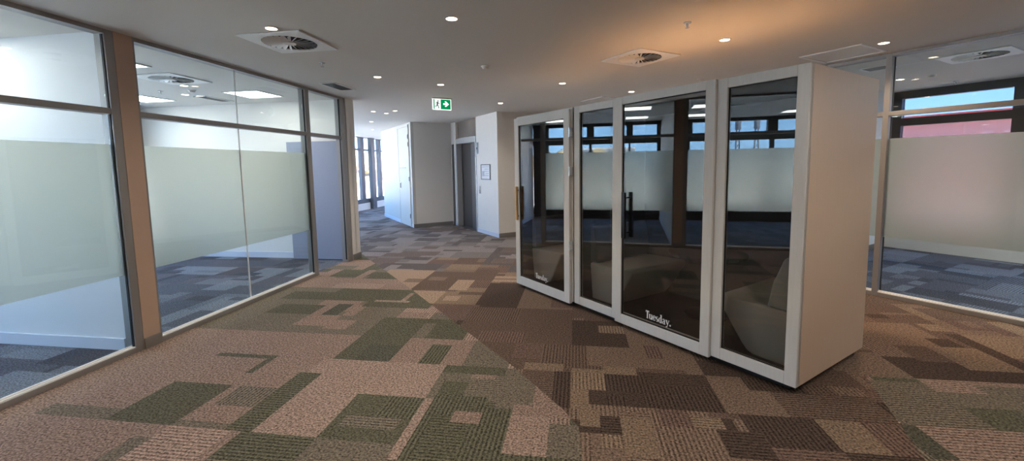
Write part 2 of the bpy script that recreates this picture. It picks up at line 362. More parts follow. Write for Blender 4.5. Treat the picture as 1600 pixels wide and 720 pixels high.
def carpetmat():
    m, nt, out = newmat('carpet_tiles'); N, L = nt.nodes, nt.links
    b = N.new('ShaderNodeBsdfPrincipled'); b.inputs['Roughness'].default_value = .95
    b.inputs['Specular IOR Level'].default_value = .12
    at = N.new('ShaderNodeAttribute'); at.attribute_name = 'tilecol'
    tc = N.new('ShaderNodeTexCoord'); sx = N.new('ShaderNodeSeparateXYZ'); L.new(tc.outputs['Object'], sx.inputs[0])
    def math_(op, a, b_=None, c=None):
        n = N.new('ShaderNodeMath'); n.operation = op
        for k, v in enumerate((a, b_, c)):
            if v is None: continue
            if isinstance(v, (int, float)): n.inputs[k].default_value = v
            else: L.new(v, n.inputs[k])
        return n.outputs[0]
    nz = N.new('ShaderNodeTexNoise'); nz.inputs['Scale'].default_value = 80; nz.inputs['Detail'].default_value = 4
    L.new(tc.outputs['Object'], nz.inputs['Vector'])
    nz2 = N.new('ShaderNodeTexNoise'); nz2.inputs['Scale'].default_value = 1.3; nz2.inputs['Detail'].default_value = 3
    L.new(tc.outputs['Object'], nz2.inputs['Vector'])
    mp = N.new('ShaderNodeMapping'); mp.inputs['Scale'].default_value = (1, 2.6, 1)
    nz3 = N.new('ShaderNodeTexNoise'); nz3.inputs['Scale'].default_value = 38; nz3.inputs['Detail'].default_value = 3
    L.new(tc.outputs['Object'], mp.inputs[0]); L.new(mp.outputs[0], nz3.inputs['Vector'])
    wob = math_('MULTIPLY', math_('SUBTRACT', nz3.outputs['Fac'], .5), .018)
    freq = 2*PI/.027
    sw = math_('SINE', math_('MULTIPLY', math_('ADD', sx.outputs[0], wob), freq))
    su = math_('SINE', math_('MULTIPLY', math_('ADD', sx.outputs[1], wob), freq))
    # alpha .5 = ribs across, 1 = ribs along
    is1 = math_('COMPARE', at.outputs['Alpha'], .5, .1); is2 = math_('COMPARE', at.outputs['Alpha'], 1.0, .1)
    rib = math_('ADD', math_('MULTIPLY', is1, su), math_('MULTIPLY', is2, sw))
    rib = math_('MULTIPLY', rib, .4)
    spk = math_('MULTIPLY', math_('SUBTRACT', nz.outputs['Fac'], .5), 3.8)
    spk = math_('ADD', spk, math_('MULTIPLY', math_('SUBTRACT', nz3.outputs['Fac'], .5), 1.0))
    big = math_('MULTIPLY', math_('SUBTRACT', nz2.outputs['Fac'], .5), .25)
    fac = math_('ADD', math_('ADD', 1.0, rib), math_('ADD', spk, big))
    fac = math_('MAXIMUM', fac, .25)
    mx = N.new('ShaderNodeMixRGB'); mx.blend_type = 'MULTIPLY'; mx.inputs[0].default_value = 1
    L.new(at.outputs['Color'], mx.inputs[1]); L.new(fac, mx.inputs[2]); L.new(mx.outputs[0], b.inputs['Base Color'])
    bp = N.new('ShaderNodeBump'); bp.inputs['Strength'].default_value = .35; bp.inputs['Distance'].default_value = .004
    L.new(fac, bp.inputs['Height']); L.new(bp.outputs[0], b.inputs['Normal'])
    L.new(b.outputs[0], out.inputs[0]); return m
M['carpet'] = carpetmat()

WL = -3.93; WO = -8.1         # left partition line, outer window line (in F1)
XR = 6.2; XO = 9.8            # right partition line, outer window line (in F2)
carpet('floor', F1, WO, 9.6, -3.2, 19.0, 0, zone, OVER, skip=lambda x, y: x < WL-.03 and y < 6.95)
carpet('floor.001', F1, WO, WL-.02, -3.2, 6.98, 0, seed=5, ox=W0, oy=U0)
carpet('floor.002', F2, XR, XO, -4.0, 3.41, .003, seed=9, ox=.1, oy=.2)

# ------------------------------------------------------------------ shell
# slab cut off along the right-hand outer window line
da = F2.a-F1.a; cA, sA = math.cos(da), math.sin(da)
toF1 = lambda x, y: (x*cA-y*sA, x*sA+y*cA)
slab = clip([(-8.4, -3.4), (12.5, -3.4), (12.5, 19.4), (-8.4, 19.4)], toF1(XO+.16, -5), toF1(XO+.16, 5))
bm = NB(); prism(bm, slab, lambda p, k: (p[0], p[1], C+.12*k)); struct('ceiling', bm, 'ceil', F1)
# back wall behind the camera, far end, right side closing walls
bm = NB(); box(bm, WO-.2, 8.5, -3.4, -3.2, 0, C); struct('wall_back', bm, 'wall', F1)

# divider walls of the left rooms
bm = NB(); box(bm, WO, WL-.09, 3.16, 3.34, 0, C); struct('wall_divider', bm, 'wallsky', F1)
bm = NB(); box(bm, WO, WL+.06, 6.97, 7.12, 0, C); struct('wall_left_end', bm, 'wall', F1)
for nm, x0, x1, y0, y1 in (('baseboard_divider', WO, WL-.1, 3.145, 3.16), ('baseboard_divider.001', WO, WL-.1, 3.34, 3.355), ('baseboard_left_end', WO, WL-.1, 6.955, 6.97)):
    bm = NB(); box(bm, x0, x1, y0, y1, 0, .1, .002); box(bm, x0, x1, y0-.002, y1+.002, .1, .108)
    struct(nm, bm, 'skirtblue', F1)
bm = NB(); box(bm, WO, WL+.07, 7.12, 7.132, 0, .1); struct('baseboard_left_end.001', bm, 'skirt', F1)
# end nib of the left partition
bm = NB(); box(bm, WL-.06, WL+.06, 6.86, 7.0, 0, C); struct('wall_left_nib', bm, 'wall', F1)
bm = NB(); box(bm, WL+.06, WL+.072, 6.862, 7.132, 0, .1); struct('baseboard_left_nib', bm, 'skirt', F1)

# taupe column in the left partition
bm = NB(); box(bm, WL-.12, WL+.055, 3.19, 3.345, 0, C)
struct('trim_1', bm, 'brown', F1)
bm = NB(); box(bm, WL+.055, WL+.068, 3.19, 3.345, 0, .1, .002); struct('baseboard_column', bm, 'skirt', F1)

# lobby block (F2): faces x=3.26 (riser), y=11.13, x=4.39 (lift), y=8.40
bm = NB(); box(bm, 3.26, 3.34, 11.13, 14.45, 0, C); struct('wall_riser', bm, 'walltoned', F2)  # riser face toned darker than its block against the strong light
bm = NB(); box(bm, 3.34, 7.5, 11.13, 14.45, 0, C); struct('wall_riser.001', bm, 'wall', F2)
for nm, bb in (('wall_lobby', (4.39, 4.75, 8.40, 9.505, 0, C)), ('wall_lobby.001', (4.39, 4.75, 10.805, 11.13, 0, C)), ('wall_lobby.002', (4.47, 4.75, 9.505, 10.805, 2.347, C)), ('wall_lobby.003', (4.75, 4.9, 8.40, 11.13, 0, C))):
    bm = NB(); box(bm, *bb); struct(nm, bm, 'wall', F2)
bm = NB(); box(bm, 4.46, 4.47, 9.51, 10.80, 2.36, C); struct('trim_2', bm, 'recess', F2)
bm = NB(); box(bm, 4.9, XR+.1, 8.40, 8.6, 0, C); struct('wall_corridor_end', bm, 'wall', F2)
bm = NB(); box(bm, XR-.02, XR+.12, 3.41, 8.6, 0, C); struct('wall_right', bm, 'wall', F2)
bm = NB(); box(bm, XR+.12, XO+.15, 3.41, 3.56, 0, C); struct('wall_right_room', bm, 'wall', F2)
bm = NB(); box(bm, XR-3.5, XO+.2, -4.2, -4.0, 0, C); struct('wall_right_back', bm, 'wall', F2)
def skirt(nm, fr, x0, x1, y0, y1, mat='skirt'):
    bm = NB(); box(bm, x0, x1, y0, y1, 0, .095, .002); struct(nm, bm, mat, fr)
skirt('baseboard_riser', F2, 3.248, 3.26, 12.40, 14.45, 'skirtblue'); skirt('baseboard_riser.001', F2, 3.248, 3.26, 11.118, 11.24, 'skirtblue')
skirt('baseboard_riser.002', F2, 3.26, 4.38, 11.118, 11.13)
skirt('baseboard_lobby', F2, 4.378, 4.39, 8.388, 9.50, 'skirtblue'); skirt('baseboard_lobby.001', F2, 4.378, 4.39, 10.84, 10.94, 'skirtblue')
skirt('baseboard_corridor_end', F2, 4.39, XR-.02, 8.388, 8.40)
skirt('baseboard_right', F2, XR-.032, XR-.02, 3.42, 8.388); skirt('baseboard_right_room', F2, XR+.12, XO, 3.398, 3.41)

# ------------------------------------------------------------------ outer windows
def window_bank(name, frame, axis_x, edges, y_lo, y_hi, out, big=(), sill=.32, head=2.70, tr0=2.19, tr1=2.39, frame_m='black', upstand=None, glass='winglass'):
    """one bank of outer windows in the plane x=axis_x; out=-1/+1 outside direction; edges = mullion centres"""
    root = bpy.data.objects.new(name, None); COL.objects.link(root); root['kind'] = 'structure'
    wx, wy = frame.w(axis_x, (y_lo+y_hi)/2); root.location = (wx, wy, 0); root.rotation_euler = (0, 0, frame.a)
    yc = (y_lo+y_hi)/2; d0, d1 = (-.12, .0) if out < 0 else (0, .12)
    bm = NB()
    box(bm, d0, d1, y_lo-yc, y_hi-yc, head, C); box(bm, d0, d1, y_lo-yc, y_hi-yc, tr0, tr1)
    box(bm, d0, d1, y_lo-yc, y_hi-yc, sill-.16 if upstand else 0, sill)
    mk('window_frame', bm, frame_m, root)
    for e, wu_, wl_ in edges:
        b1 = NB(); box(b1, d0-.01*(out < 0), d1+.01*(out > 0), e-wu_/2-yc, e+wu_/2-yc, tr1, head); box(b1, d0, d1, e-wl_/2-yc, e+wl_/2-yc, sill, tr0)
        mk('mullion', b1, frame_m, root)
    if upstand:
        b2 = NB(); box(b2, d0, d1, y_lo-yc, y_hi-yc, 0, sill-.16); mk('upstand', b2, 'wall', root)
    g = NB(); xm = (d0+d1)/2
    box(g, xm-.004, xm+.004, y_lo-yc, y_hi-yc, sill, head); mk('glass_pane', g, glass, root)
    return root
window_bank('window_1', F1, WO, [(-3.1, .2, .1), (-1.5, .2, .1), (.585, .24, .1), (2.62, .21, .09), (3.12, .1, .1)], -3.2, 3.16, -1)
window_bank('window_2', F1, WO, [(3.38, .12, .1), (4.18, .18, .05), (5.33, .2, .07), (6.73, .46, .46)], 3.34, 6.97, -1)
window_bank('window_3', F1, WO, [(7.2, .2, .1), (9.4, .16, .16), (11.4, .3, .3), (13.2, .16, .16), (15.42, .26, .26), (16.9, .22, .22), (18.4, .2, .2)], 7.12, 19.0, -1, sill=.42, head=2.77, tr0=2.28, tr1=2.34, frame_m='darkgrey', upstand=True)
FE = Frame(*F1.w(0, 19.0), -8.645-90)
window_bank('window_added', FE, 0, [(-8.0, .2, .2), (-6.2, .12, .12), (-4.6, .12, .12), (-3, .12, .12), (-1.4, .12, .12)], -8.1, 3.2, -1, sill=.42, head=2.77, tr0=2.28, tr1=2.34, frame_m='darkgrey', upstand=True)  # unseen window bank added to bring more daylight into the far area
bm = NB(); box(bm, WO, WO+.14, 15.86, 16.16, 0, C); struct('trim_3', bm, 'darkgrey', F1)
window_bank('window_4', F2, XO, [(3.35, .14, .14), (1.83, .28, .28), (.2, .12, .12), (-1.4, .25, .25), (-3.9, .2, .2)], -4.0, 3.41, 1, sill=.38, upstand=True, tr0=2.19, tr1=2.32, head=2.66, glass='dimglass')

# ------------------------------------------------------------------ glazed partitions
def rail(bm, x, y0, y1, z0, z1, t=.07): box(bm, x-t/2, x+t/2, y0, y1, z0, z1, .003)
FZ0, FZ1 = .70, 1.84; TR0, TR1 = 2.092, 2.142
def glazed_bay(root, yc, y0, y1, joints=(), film=True, door=False, side=1, deep=.10, edge=True):
    """frame, transom, glass panes and frosted film of one bay between y0 and y1; coordinates relative to the root at yc"""
    a, b = y0-yc, y1-yc
    s = side
    bm = NB(); box(bm, -deep/2, deep/2, a, b, C-.035, C); mk('head_rail', bm, 'alu', root)
    bm = NB(); box(bm, -deep/2, deep/2, a, b, TR0, TR1, .002); mk('transom', bm, 'alu', root)
    if not door:
        bm = NB(); box(bm, -deep/2, deep/2, a, b, 0, .045, .002); mk('bottom_rail', bm, 'alu', root)
        bm = NB(); box(bm, s*(deep/2-.018)-.009, s*(deep/2-.018)+.009, a, b, .045, .056); box(bm, s*.012-.006, s*.012+.006, a, b, .045, .066)
        mk('highlight_bead', bm, 'alulight', root)  # pale beads that paint the highlight along the bottom rail
    xs = [a] + [j-yc for j in joints] + [b]
    gx = s*.0
    if not door:
        for p, q in zip(xs, xs[1:]):
            g = NB(); box(g, gx-.005, gx+.005, p+.002, q-.002, .05, TR0); mk('glass_pane', g, 'glass', root)
        if film:
            fm = NB(); box(fm, gx-.0075, gx-.0055, a+.002, b-.002, FZ0, FZ1) if s > 0 else box(fm, gx+.0055, gx+.0075, a+.002, b-.002, FZ0, FZ1)
            mk('frosted_film', fm, 'film', root)
    for p, q in zip(xs, xs[1:]):
        g = NB(); box(g, gx-.005, gx+.005, p+.002, q-.002, TR1, C-.035); mk('fanlight_pane', g, 'glass', root)
    for j in joints:
        bm = NB(); box(bm, gx-.007, gx+.007, j-yc-.004, j-yc+.004, .05, TR0); box(bm, gx-.007, gx+.007, j-yc-.004, j-yc+.004, TR1, C-.035)
        mk('joint_bead', bm, 'alulight', root)
def post(root, yc, y0, y1, deep=.10, mat='alu', z0=0, z1=C, gask=0):
    bm = NB(); box(bm, -deep/2-.002, deep/2+.002, y0-yc, y1-yc, z0, z1, .002); mk('mullion', bm, mat, root)
    if gask:
        bm = NB()
        yy = (y0 if gask < 0 else y1)-yc
        box(bm, deep/2-.035, deep/2-.015, yy-.006, yy+.006, .05, C-.04); mk('gasket', bm, 'gasket', root)

ra = thing('glass_partition', 'full height glazed wall with frosted band at the far left, nearest the camera', 'partition', F1, WL, .5)
glazed_bay(ra, .5, -3.1, 3.12, joints=(-1.3, .85), side=1)
post(ra, .5, 3.12, 3.19, gask=-1); post(ra, .5, -3.19, -3.1)
rb = thing('glass_partition', 'glazed wall with frosted band between the taupe column and the open door', 'partition', F1, WL, 4.6)
glazed_bay(rb, 4.6, 3.365, 5.77, joints=(4.54,), side=1)
post(rb, 4.6, 3.345, 3.365); post(rb, 4.6, 5.77, 5.86, gask=-1)
rc = thing('door_frame_screen', 'aluminium doorway frame with a fanlight around the open blue-grey door', 'doorway', F1, WL, 6.3)
glazed_bay(rc, 6.3, 5.86, 6.70, door=True)
post(rc, 6.3, 6.70, 6.78, gask=-1); post(rc, 6.3, 6.78, 6.86)
# open door leaf, folded back against the end wall
rd = bpy.data.objects.new('door_1', None); COL.objects.link(rd); rd['kind'] = 'structure'
wx, wy = F1.w(-4.02, 6.88); rd.location = (wx, wy, 0); rd.rotation_euler = (0, 0, F1.a)
bm = NB(); box(bm, -1.0, 0, -.02, .02, .012, 2.08, .002); mk('door_leaf', bm, 'doorgrey', rd)
for z in (.25, 1.05, 1.85):
    bm = NB(); cyl(bm, (.012, -.02, z), .008, .1); mk('hinge', bm, 'steel', rd)
bm = NB(); box(bm, -.96, -.9, -.028, -.02, .95, 1.15, .002); bar(bm, (-.93, -.05, 1.05), (-.82, -.05, 1.05), .009, 10); bar(bm, (-.93, -.02, 1.05), (-.93, -.05, 1.05), .009, 10)
mk('door_handle', bm, 'steel', rd)

re_ = thing('glass_partition', 'glazed wall with frosted band on the right, behind the pods', 'partition', F2, XR, 0)
glazed_bay(re_, 0, -4.0, 2.17, joints=(-1.0,), side=-1)
glazed_bay(re_, 0, 2.22, 3.41, side=-1)
post(re_, 0, 2.17, 2.225, gask=-1); post(re_, 0, 3.36, 3.41)

# ------------------------------------------------------------------ lift, riser door, wall items
rl = thing('elevator', 'stainless steel lift doorway in the white lobby wall', 'elevator', F2, 4.39, 10.17)
bm = NB(); box(bm, -.015, .10, -.63, .63, 2.20, 2.345, .003); mk('header', bm, 'steelbright', rl)
bm = NB(); box(bm, -.015, .14, -.66, -.60, 0, 2.20, .003); mk('jamb', bm, 'steelbright', rl)
bm = NB(); box(bm, -.015, .14, .57, .63, 0, 2.20, .003); mk('jamb', bm, 'steelbright', rl)
bm = NB(); box(bm, .10, .135, -.60, -.12, .005, 2.20, .002); mk('door_panel', bm, 'steel', rl)
bm = NB(); box(bm, .15, .185, -.14, .57, .005, 2.20, .002); mk('door_panel', bm, 'steeldark', rl)
bm = NB(); box(bm, -.01, .2, -.6, .57, 0, .006); mk('threshold', bm, 'steeldark', rl)
bm = NB(); box(bm, 4.37, 4.39, 10.95, 11.06, 0, 2.21, .002); struct('trim_4', bm, 'steeldark', F2)

rr = bpy.data.objects.new('door_2', None); COL.objects.link(rr); rr['kind'] = 'structure'
wx, wy = F2.w(3.26, 11.82); rr.location = (wx, wy, 0); rr.rotation_euler = (0, 0, F2.a)
bm = NB(); box(bm, -.022, 0, -.50, .50, .01, 2.70, .002); mk('door_leaf', bm, 'walltoned', rr)
bm = NB()
for y0, y1, z0, z1 in ((-.53, -.507, 0, 2.73), (.507, .53, 0, 2.73), (-.53, .53, 2.707, 2.73)): box(bm, -.028, 0, y0, y1, z0, z1)
mk('door_frame', bm, 'offwhite', rr)
bm = NB(); box(bm, -.03, -.022, .33, .43, 1.0, 1.2, .01); box(bm, -.05, -.03, .36, .40, 1.03, 1.17, .008); mk('door_handle', bm, 'steel', rr)
bm = NB(); box(bm, -.028, -.022, -.2, .42, 1.585, 1.612); mk('push_plate', bm, 'steeldark', rr)
for z in (.30, 1.30, 2.22, 2.42):
    bm = NB(); cyl(bm, (-.03, -.505, z), .011, .12); box(bm, -.03, -.022, -.53, -.48, z-.05, z+.05); mk('hinge', bm, 'steeldark', rr)

rn = thing('notice_frame', 'framed notice on the white wall right of the lift', 'notice', F2, 4.39, 9.0, 1.29)
bm = NB()
for y0, y1, z0, z1 in ((-.24, -.22, 0, .36), (.22, .24, 0, .36), (-.24, .24, 0, .02), (-.24, .24, .34, .36)): box(bm, -.02, 0, y0, y1, z0, z1, .002)
mk('frame', bm, 'steeldark', rn)
bm = NB(); box(bm, -.01, 0, -.22, .22, .02, .34); mk('paper', bm, 'notice', rn)
bm = NB()
for k, (a, b) in enumerate(((-.18, .18), (-.17, .05), (-.17, .1), (-.17, .0), (-.17, .14))): box(bm, -.012, -.010, a, b, .29-k*.05, .305-k*.05)
box(bm, -.012, -.010, .06, .18, .08, .2); mk('print', bm, 'noticegrey', rn)
ri = thing('lift_indicator', 'slim black and steel lift position indicator above the call button', 'indicator', F2, 4.39, 9.42, 1.90)
bm = NB(); box(bm, -.014, 0, -.045, .045, 0, .28, .003); mk('plate', bm, 'steelbright', ri)
bm = NB(); box(bm, -.018, -.014, -.04, -.005, .01, .27); box(bm, -.02, -.014, -.005, .04, .11, .16); mk('display', bm, 'black', ri)
rk = thing('lift_call_button', 'small steel lift call button plate right of the lift', 'button', F2, 4.39, 9.34, .95)
bm = NB(); box(bm, -.012, 0, -.05, .05, 0, .19, .003); mk('plate', bm, 'steelbright', rk)
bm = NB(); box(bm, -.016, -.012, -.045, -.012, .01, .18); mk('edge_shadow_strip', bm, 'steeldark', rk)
bm = NB(); cyl(bm, (-.016, .015, .09), .018, .01, 'x'); mk('button', bm, 'steel', rk)

# power outlet on the far wall of room behind the open door
ro = thing('power_outlet', 'white double power outlet low on the wall inside the left office', 'outlet', F1, -7.0, 6.97, .55)
bm = NB(); box(bm, -.09, .09, -.012, 0, 0, .075, .004); mk('plate', bm, 'white', ro)
bm = NB(); box(bm, -.06, -.03, -.015, -.012, .03, .05); mk('switch', bm, 'offwhite', ro)
bm = NB(); box(bm, .03, .06, -.015, -.012, .03, .05); mk('switch', bm, 'offwhite', ro)

# ------------------------------------------------------------------ exit sign
rx = thing('exit_sign', 'green and white running man exit sign with right arrow', 'sign', F2, 2.66, 7.13, C-.205)
bm = NB(); box(bm, -.17, .17, -.012, .012, 0, .185, .003); mk('housing', bm, 'signwhite', rx)
bm = NB(); box(bm, -.18, .18, -.03, .03, .185, .205, .003); mk('mounting_plate', bm, 'offwhite', rx)
bm = NB(); box(bm, -.025, .155, -.015, -.012, .012, .178); mk('arrow_panel', bm, 'green', rx)
bm = NB(); box(bm, -.155, -.135, -.015, -.012, .012, .178); mk('figure_panel_edge', bm, 'green', rx)
bm = NB()
P = [(.02, .085), (.065, .085), (.045, .055), (.073, .055), (.125, .1), (.073, .148), (.045, .148), (.065, .117), (.02, .117)]
prism(bm, P[::-1], lambda p, s: (p[0], -.0175+.002*s, p[1])); mk('arrow', bm, 'signwhite', rx)
bm = NB()
def stroke(bm, pts, w, y0=-.0155, y1=-.012):
    for a, b in zip(pts, pts[1:]):
        d = Vector((b[0]-a[0], b[1]-a[1])); n = Vector((-d.y, d.x)).normalized()*w/2
        q = [(a[0]+n.x, a[1]+n.y), (b[0]+n.x, b[1]+n.y), (b[0]-n.x, b[1]-n.y), (a[0]-n.x, a[1]-n.y)]
        prism(bm, q, lambda p, s: (p[0], y0 + (y1-y0)*s, p[1]))
cyl(bm, (-.072, -.0138, .148), .012, .0035, 'y', 14)
stroke(bm, [(-.078, .132), (-.088, .085)], .024); stroke(bm, [(-.086, .088), (-.068, .055), (-.058, .022)], .014)
stroke(bm, [(-.088, .088), (-.1, .06), (-.128, .058)], .014); stroke(bm, [(-.076, .128), (-.058, .105), (-.04, .11)], .009)
stroke(bm, [(-.08, .128), (-.106, .122), (-.118, .1)], .009)
mk('running_figure', bm, pbr('sign_figure_green', srgb(0, 88, 62), .5), rx)

# ------------------------------------------------------------------ ceiling fittings
def make_downlight(label, fr, x, y, warm=True, power=24, group=None, size=.85, col=None):
    t = thing('downlight', label, 'downlight', fr, x, y, C, group=group)
    bm = NB(); ring(bm, .058, .044, -.006, 0); mk('trim_ring', bm, 'offwhite', t)
    bm = NB(); cyl(bm, (0, 0, -.002), .045, .003, seg=28); mk('lens', bm, 'lens' if warm else 'lenscool', t)
    lt = bpy.data.lights.new('spot', 'SPOT'); lt.energy = power; lt.spot_size = math.radians(150); lt.spot_blend = size
    lt.shadow_soft_size = .045; lt.color = (1, .87, .73) if warm else (1, .92, .82)
    if col: lt.color = col
    lo = bpy.data.objects.new('spot', lt); COL.objects.link(lo); lo.parent = t; lo.location = (0, 0, -.055)
    return t
DL = [(-2.54, 3.38, 'downlight just behind the square air diffuser on the left'), (-.99, 3.45, 'largest bright downlight at top centre of the ceiling'),
      (-2.57, 5.39, 'downlight near the slim grille above the glazed left wall'), (-1.94, 6.09, 'downlight in front of the green exit sign'),
      (-1.42, 8.11, 'downlight by the corner of the white lobby wall'), (-.20, 6.41, 'downlight left of the round diffuser above the small pod'),
      (.9, 7.41, 'downlight just above the top edge of the wide pod'), (1.43, 4.55, 'downlight with a warm orange glow above the wide pod'),
      (3.11, 5.02, 'downlight at the right between the pod and the glazed wall')]
for k, (x, y, l) in enumerate(DL):
    # the lamp above the wide pod shines on the pod's roof just below it, which lights the ceiling around it
    make_downlight(l, F1, x, y, power={7: 100, 8: 34}.get(k, 22), col={7: (1, .72, .46), 8: (1, .74, .5)}.get(k))
for x, y in ((-2.5, 1.4), (-.9, 1.3), (1.5, 1.9), (3.2, 2.3), (-1.7, -.9), (1.3, -.8)):
    make_downlight('warm downlight in the ceiling behind the camera', F1, x, y, power=22, group='downlights behind the camera')
for (x, y), l in zip(((-4.22, 8.58), (-4.1, 8.95), (-5.19, 10.42), (-3.75, 8.61), (-6.2, 12.5)), ('first of the small far downlights past the end of the glazed wall', 'brightest of the far downlights before the riser wall', 'faint far downlight near the big windows', 'far downlight closest to the exit sign', 'faintest far downlight above the distant windows')):
    make_downlight(l, F1, x, y, warm=False, power=14 if y < 9.5 else 5)
def make_diffuser(label, fr, x, y):
    t = thing('air_diffuser', label, 'air diffuser', fr, x, y, C)
    bm = NB(); h = .305
    # plate with a round opening
    n = 48; inner, outer = [], []
    for i in range(n):
        a = 2*PI*i/n; c, s = math.cos(a), math.sin(a); k = h/max(abs(c), abs(s))
        inner.append((bm.verts.new((.235*c, .235*s, -.012)), bm.verts.new((.235*c, .235*s, -.002))))
        outer.append((bm.verts.new((k*c, k*s, -.012)), bm.verts.new((k*c, k*s, -.002))))
    for i in range(n):
        j = (i+1) % n
        for A, B in ((inner, outer),):
            bm.faces.new((A[i][0], A[j][0], B[j][0], B[i][0])); bm.faces.new((A[i][1], B[i][1], B[j][1], A[j][1]))
            bm.faces.new((B[i][0], B[j][0], B[j][1], B[i][1])); bm.faces.new((A[i][0], A[i][1], A[j][1], A[j][0]))
    mk('face_plate', bm, 'white', t)
    bm = NB(); cyl(bm, (0, 0, -.001), .236, .002, seg=40); mk('duct', bm, 'ductdark', t)
    bm = NB()
    for i in range(24):
        a = 2*PI*i/24; d = .12
        c, s = math.cos(a), math.sin(a); c2, s2 = math.cos(a+d), math.sin(a+d)
        q = [(.05*c, .05*s, -.012), (.232*c, .232*s, -.022), (.232*c2, .232*s2, -.004), (.05*math.cos(a+.3), .05*math.sin(a+.3), -.004)]
        lo_ = [bm.verts.new(v) for v in q]; hi_ = [bm.verts.new((v[0], v[1], v[2]+.0015)) for v in q]
        bm.faces.new(lo_); bm.faces.new(hi_[::-1])
        for i2 in range(4): bm.faces.new((lo_[i2], lo_[(i2+1) % 4], hi_[(i2+1) % 4], hi_[i2]))
    mk('swirl_blades', bm, 'white', t)
    bm = NB(); cyl(bm, (0, 0, -.012), .055, .012, seg=24); mk('hub', bm, 'offwhite', t)
    return t
d0 = make_diffuser('square swirl air diffuser in the ceiling above the glazed left wall', F1, -2.65, 3.77)
copy_tree(d0, F2, 3.70, 3.58, C, 'square swirl air diffuser in the ceiling beside the warm glowing lamp')
copy_tree(d0, F1, -5.14, 4.9, C, 'square swirl air diffuser seen through the glass inside the left office')
copy_tree(d0, F2, 7.24, 1.75, C, 'square swirl air diffuser seen through the glass at the upper right')
copy_tree(d0, F1, -5.2, 1.95, C, 'square swirl air diffuser inside the nearest left office, reflected in the pod glass')

def make_grille(label, fr, x, y, lx, ly, rot=0, panel=False):
    t = thing('ceiling_grille', label, 'ceiling grille', fr, x, y, C, rot=rot)
    bm = NB(); b = .022
    for x0, x1, y0, y1 in ((-lx/2, lx/2, -ly/2, -ly/2+b), (-lx/2, lx/2, ly/2-b, ly/2), (-lx/2, -lx/2+b, -ly/2, ly/2), (lx/2-b, lx/2, -ly/2, ly/2)):
        box(bm, x0, x1, y0, y1, -.012, 0)
    mk('frame', bm, 'white', t)
    bm = NB(); box(bm, -lx/2+b, lx/2-b, -ly/2+b, ly/2-b, -.003, -.001); mk('duct', bm, 'offwhite' if panel else 'ductdark', t)
    bm = NB(); n = int((lx-2*b)/.022)
    if not panel:
        for i in range(n):
            xx = -lx/2+b+(i+.5)*(lx-2*b)/n; box(bm, xx-.005, xx+.005, -ly/2+b, ly/2-b, -.011, -.004)
        mk('slats', bm, 'steeldark', t)
    return t
make_grille('slim dark slotted ceiling grille near the end of the glazed left wall', F1, -3.41, 5.86, .25, .56)
make_grille('slim ceiling grille seen through the glass inside the left office', F1, -5.92, 6.38, .22, .56)
make_grille('small ceiling grille seen through the top glass above the wide pod corner', F2, 6.95, 2.60, .3, .3)
g1 = make_grille('square ceiling access panel with white edge above the wide pod', F2, 5.66, 2.45, .60, .60, panel=True)
g2 = make_grille('square ceiling access panel above the join of the two pods', F2, 5.45, 6.15, .60, .60, panel=True)

def make_sprinkler(label, fr, x, y):
    t = thing('sprinkler', label, 'sprinkler', fr, x, y, C)
    bm = NB(); cyl(bm, (0, 0, -.004), .032, .008, seg=20); mk('escutcheon', bm, 'steelbright', t)
    bm = NB(); cyl(bm, (0, 0, -.02), .009, .03, seg=10); bar(bm, (.01, 0, -.02), (0, 0, -.045), .003); bar(bm, (-.01, 0, -.02), (0, 0, -.045), .003)
    cyl(bm, (0, 0, -.046), .018, .003, seg=14); mk('sprinkler_head', bm, 'steelbright', t)
    return t
s0 = make_sprinkler('small pendent sprinkler between the left diffuser and the slim grille', F1, -2.82, 4.55)
x_, y_ = 1.517*.9886-3.756*.1503, 1.517*.1503+3.756*.9886
copy_tree(s0, F1, x_, y_, C, 'small sprinkler nearest the camera, up and left of the glowing lamp')
copy_tree(s0, F1, -6.07, 5.59, C, 'small sprinkler seen through the glass inside the left office')
copy_tree(s0, F2, 9.3, 2.48, C, 'small sprinkler inside the right room near the windows')
copy_tree(s0, F1, -4.3, 11.6, C, 'tiny sprinkler on the far bright ceiling')

def make_detector(label, fr, x, y):
    t = thing('smoke_detector', label, 'smoke detector', fr, x, y, C)
    bm = NB(); cyl(bm, (0, 0, -.006), .052, .012, seg=28); mk('base', bm, 'white', t)
    bm = NB(); cyl(bm, (0, 0, -.024), .03, .026, seg=28, r2=.045); mk('sensor_cap', bm, 'offwhite', t)
    return t
q0 = make_detector('round white smoke detector in the middle of the ceiling', F1, -.29*.9886-5.211*.1503, -.29*.1503+5.211*.9886)
copy_tree(q0, F1, 2.715*.9886-6.207*.1503, 2.715*.1503+6.207*.9886, C, 'white smoke detector touching the top of the wide pod door frame')
copy_tree(q0, F1, -5.58, 5.63, C, 'white smoke detector seen through the glass inside the left office')
copy_tree(q0, F2, 8.27, 2.46, C, 'white smoke detector inside the right room')

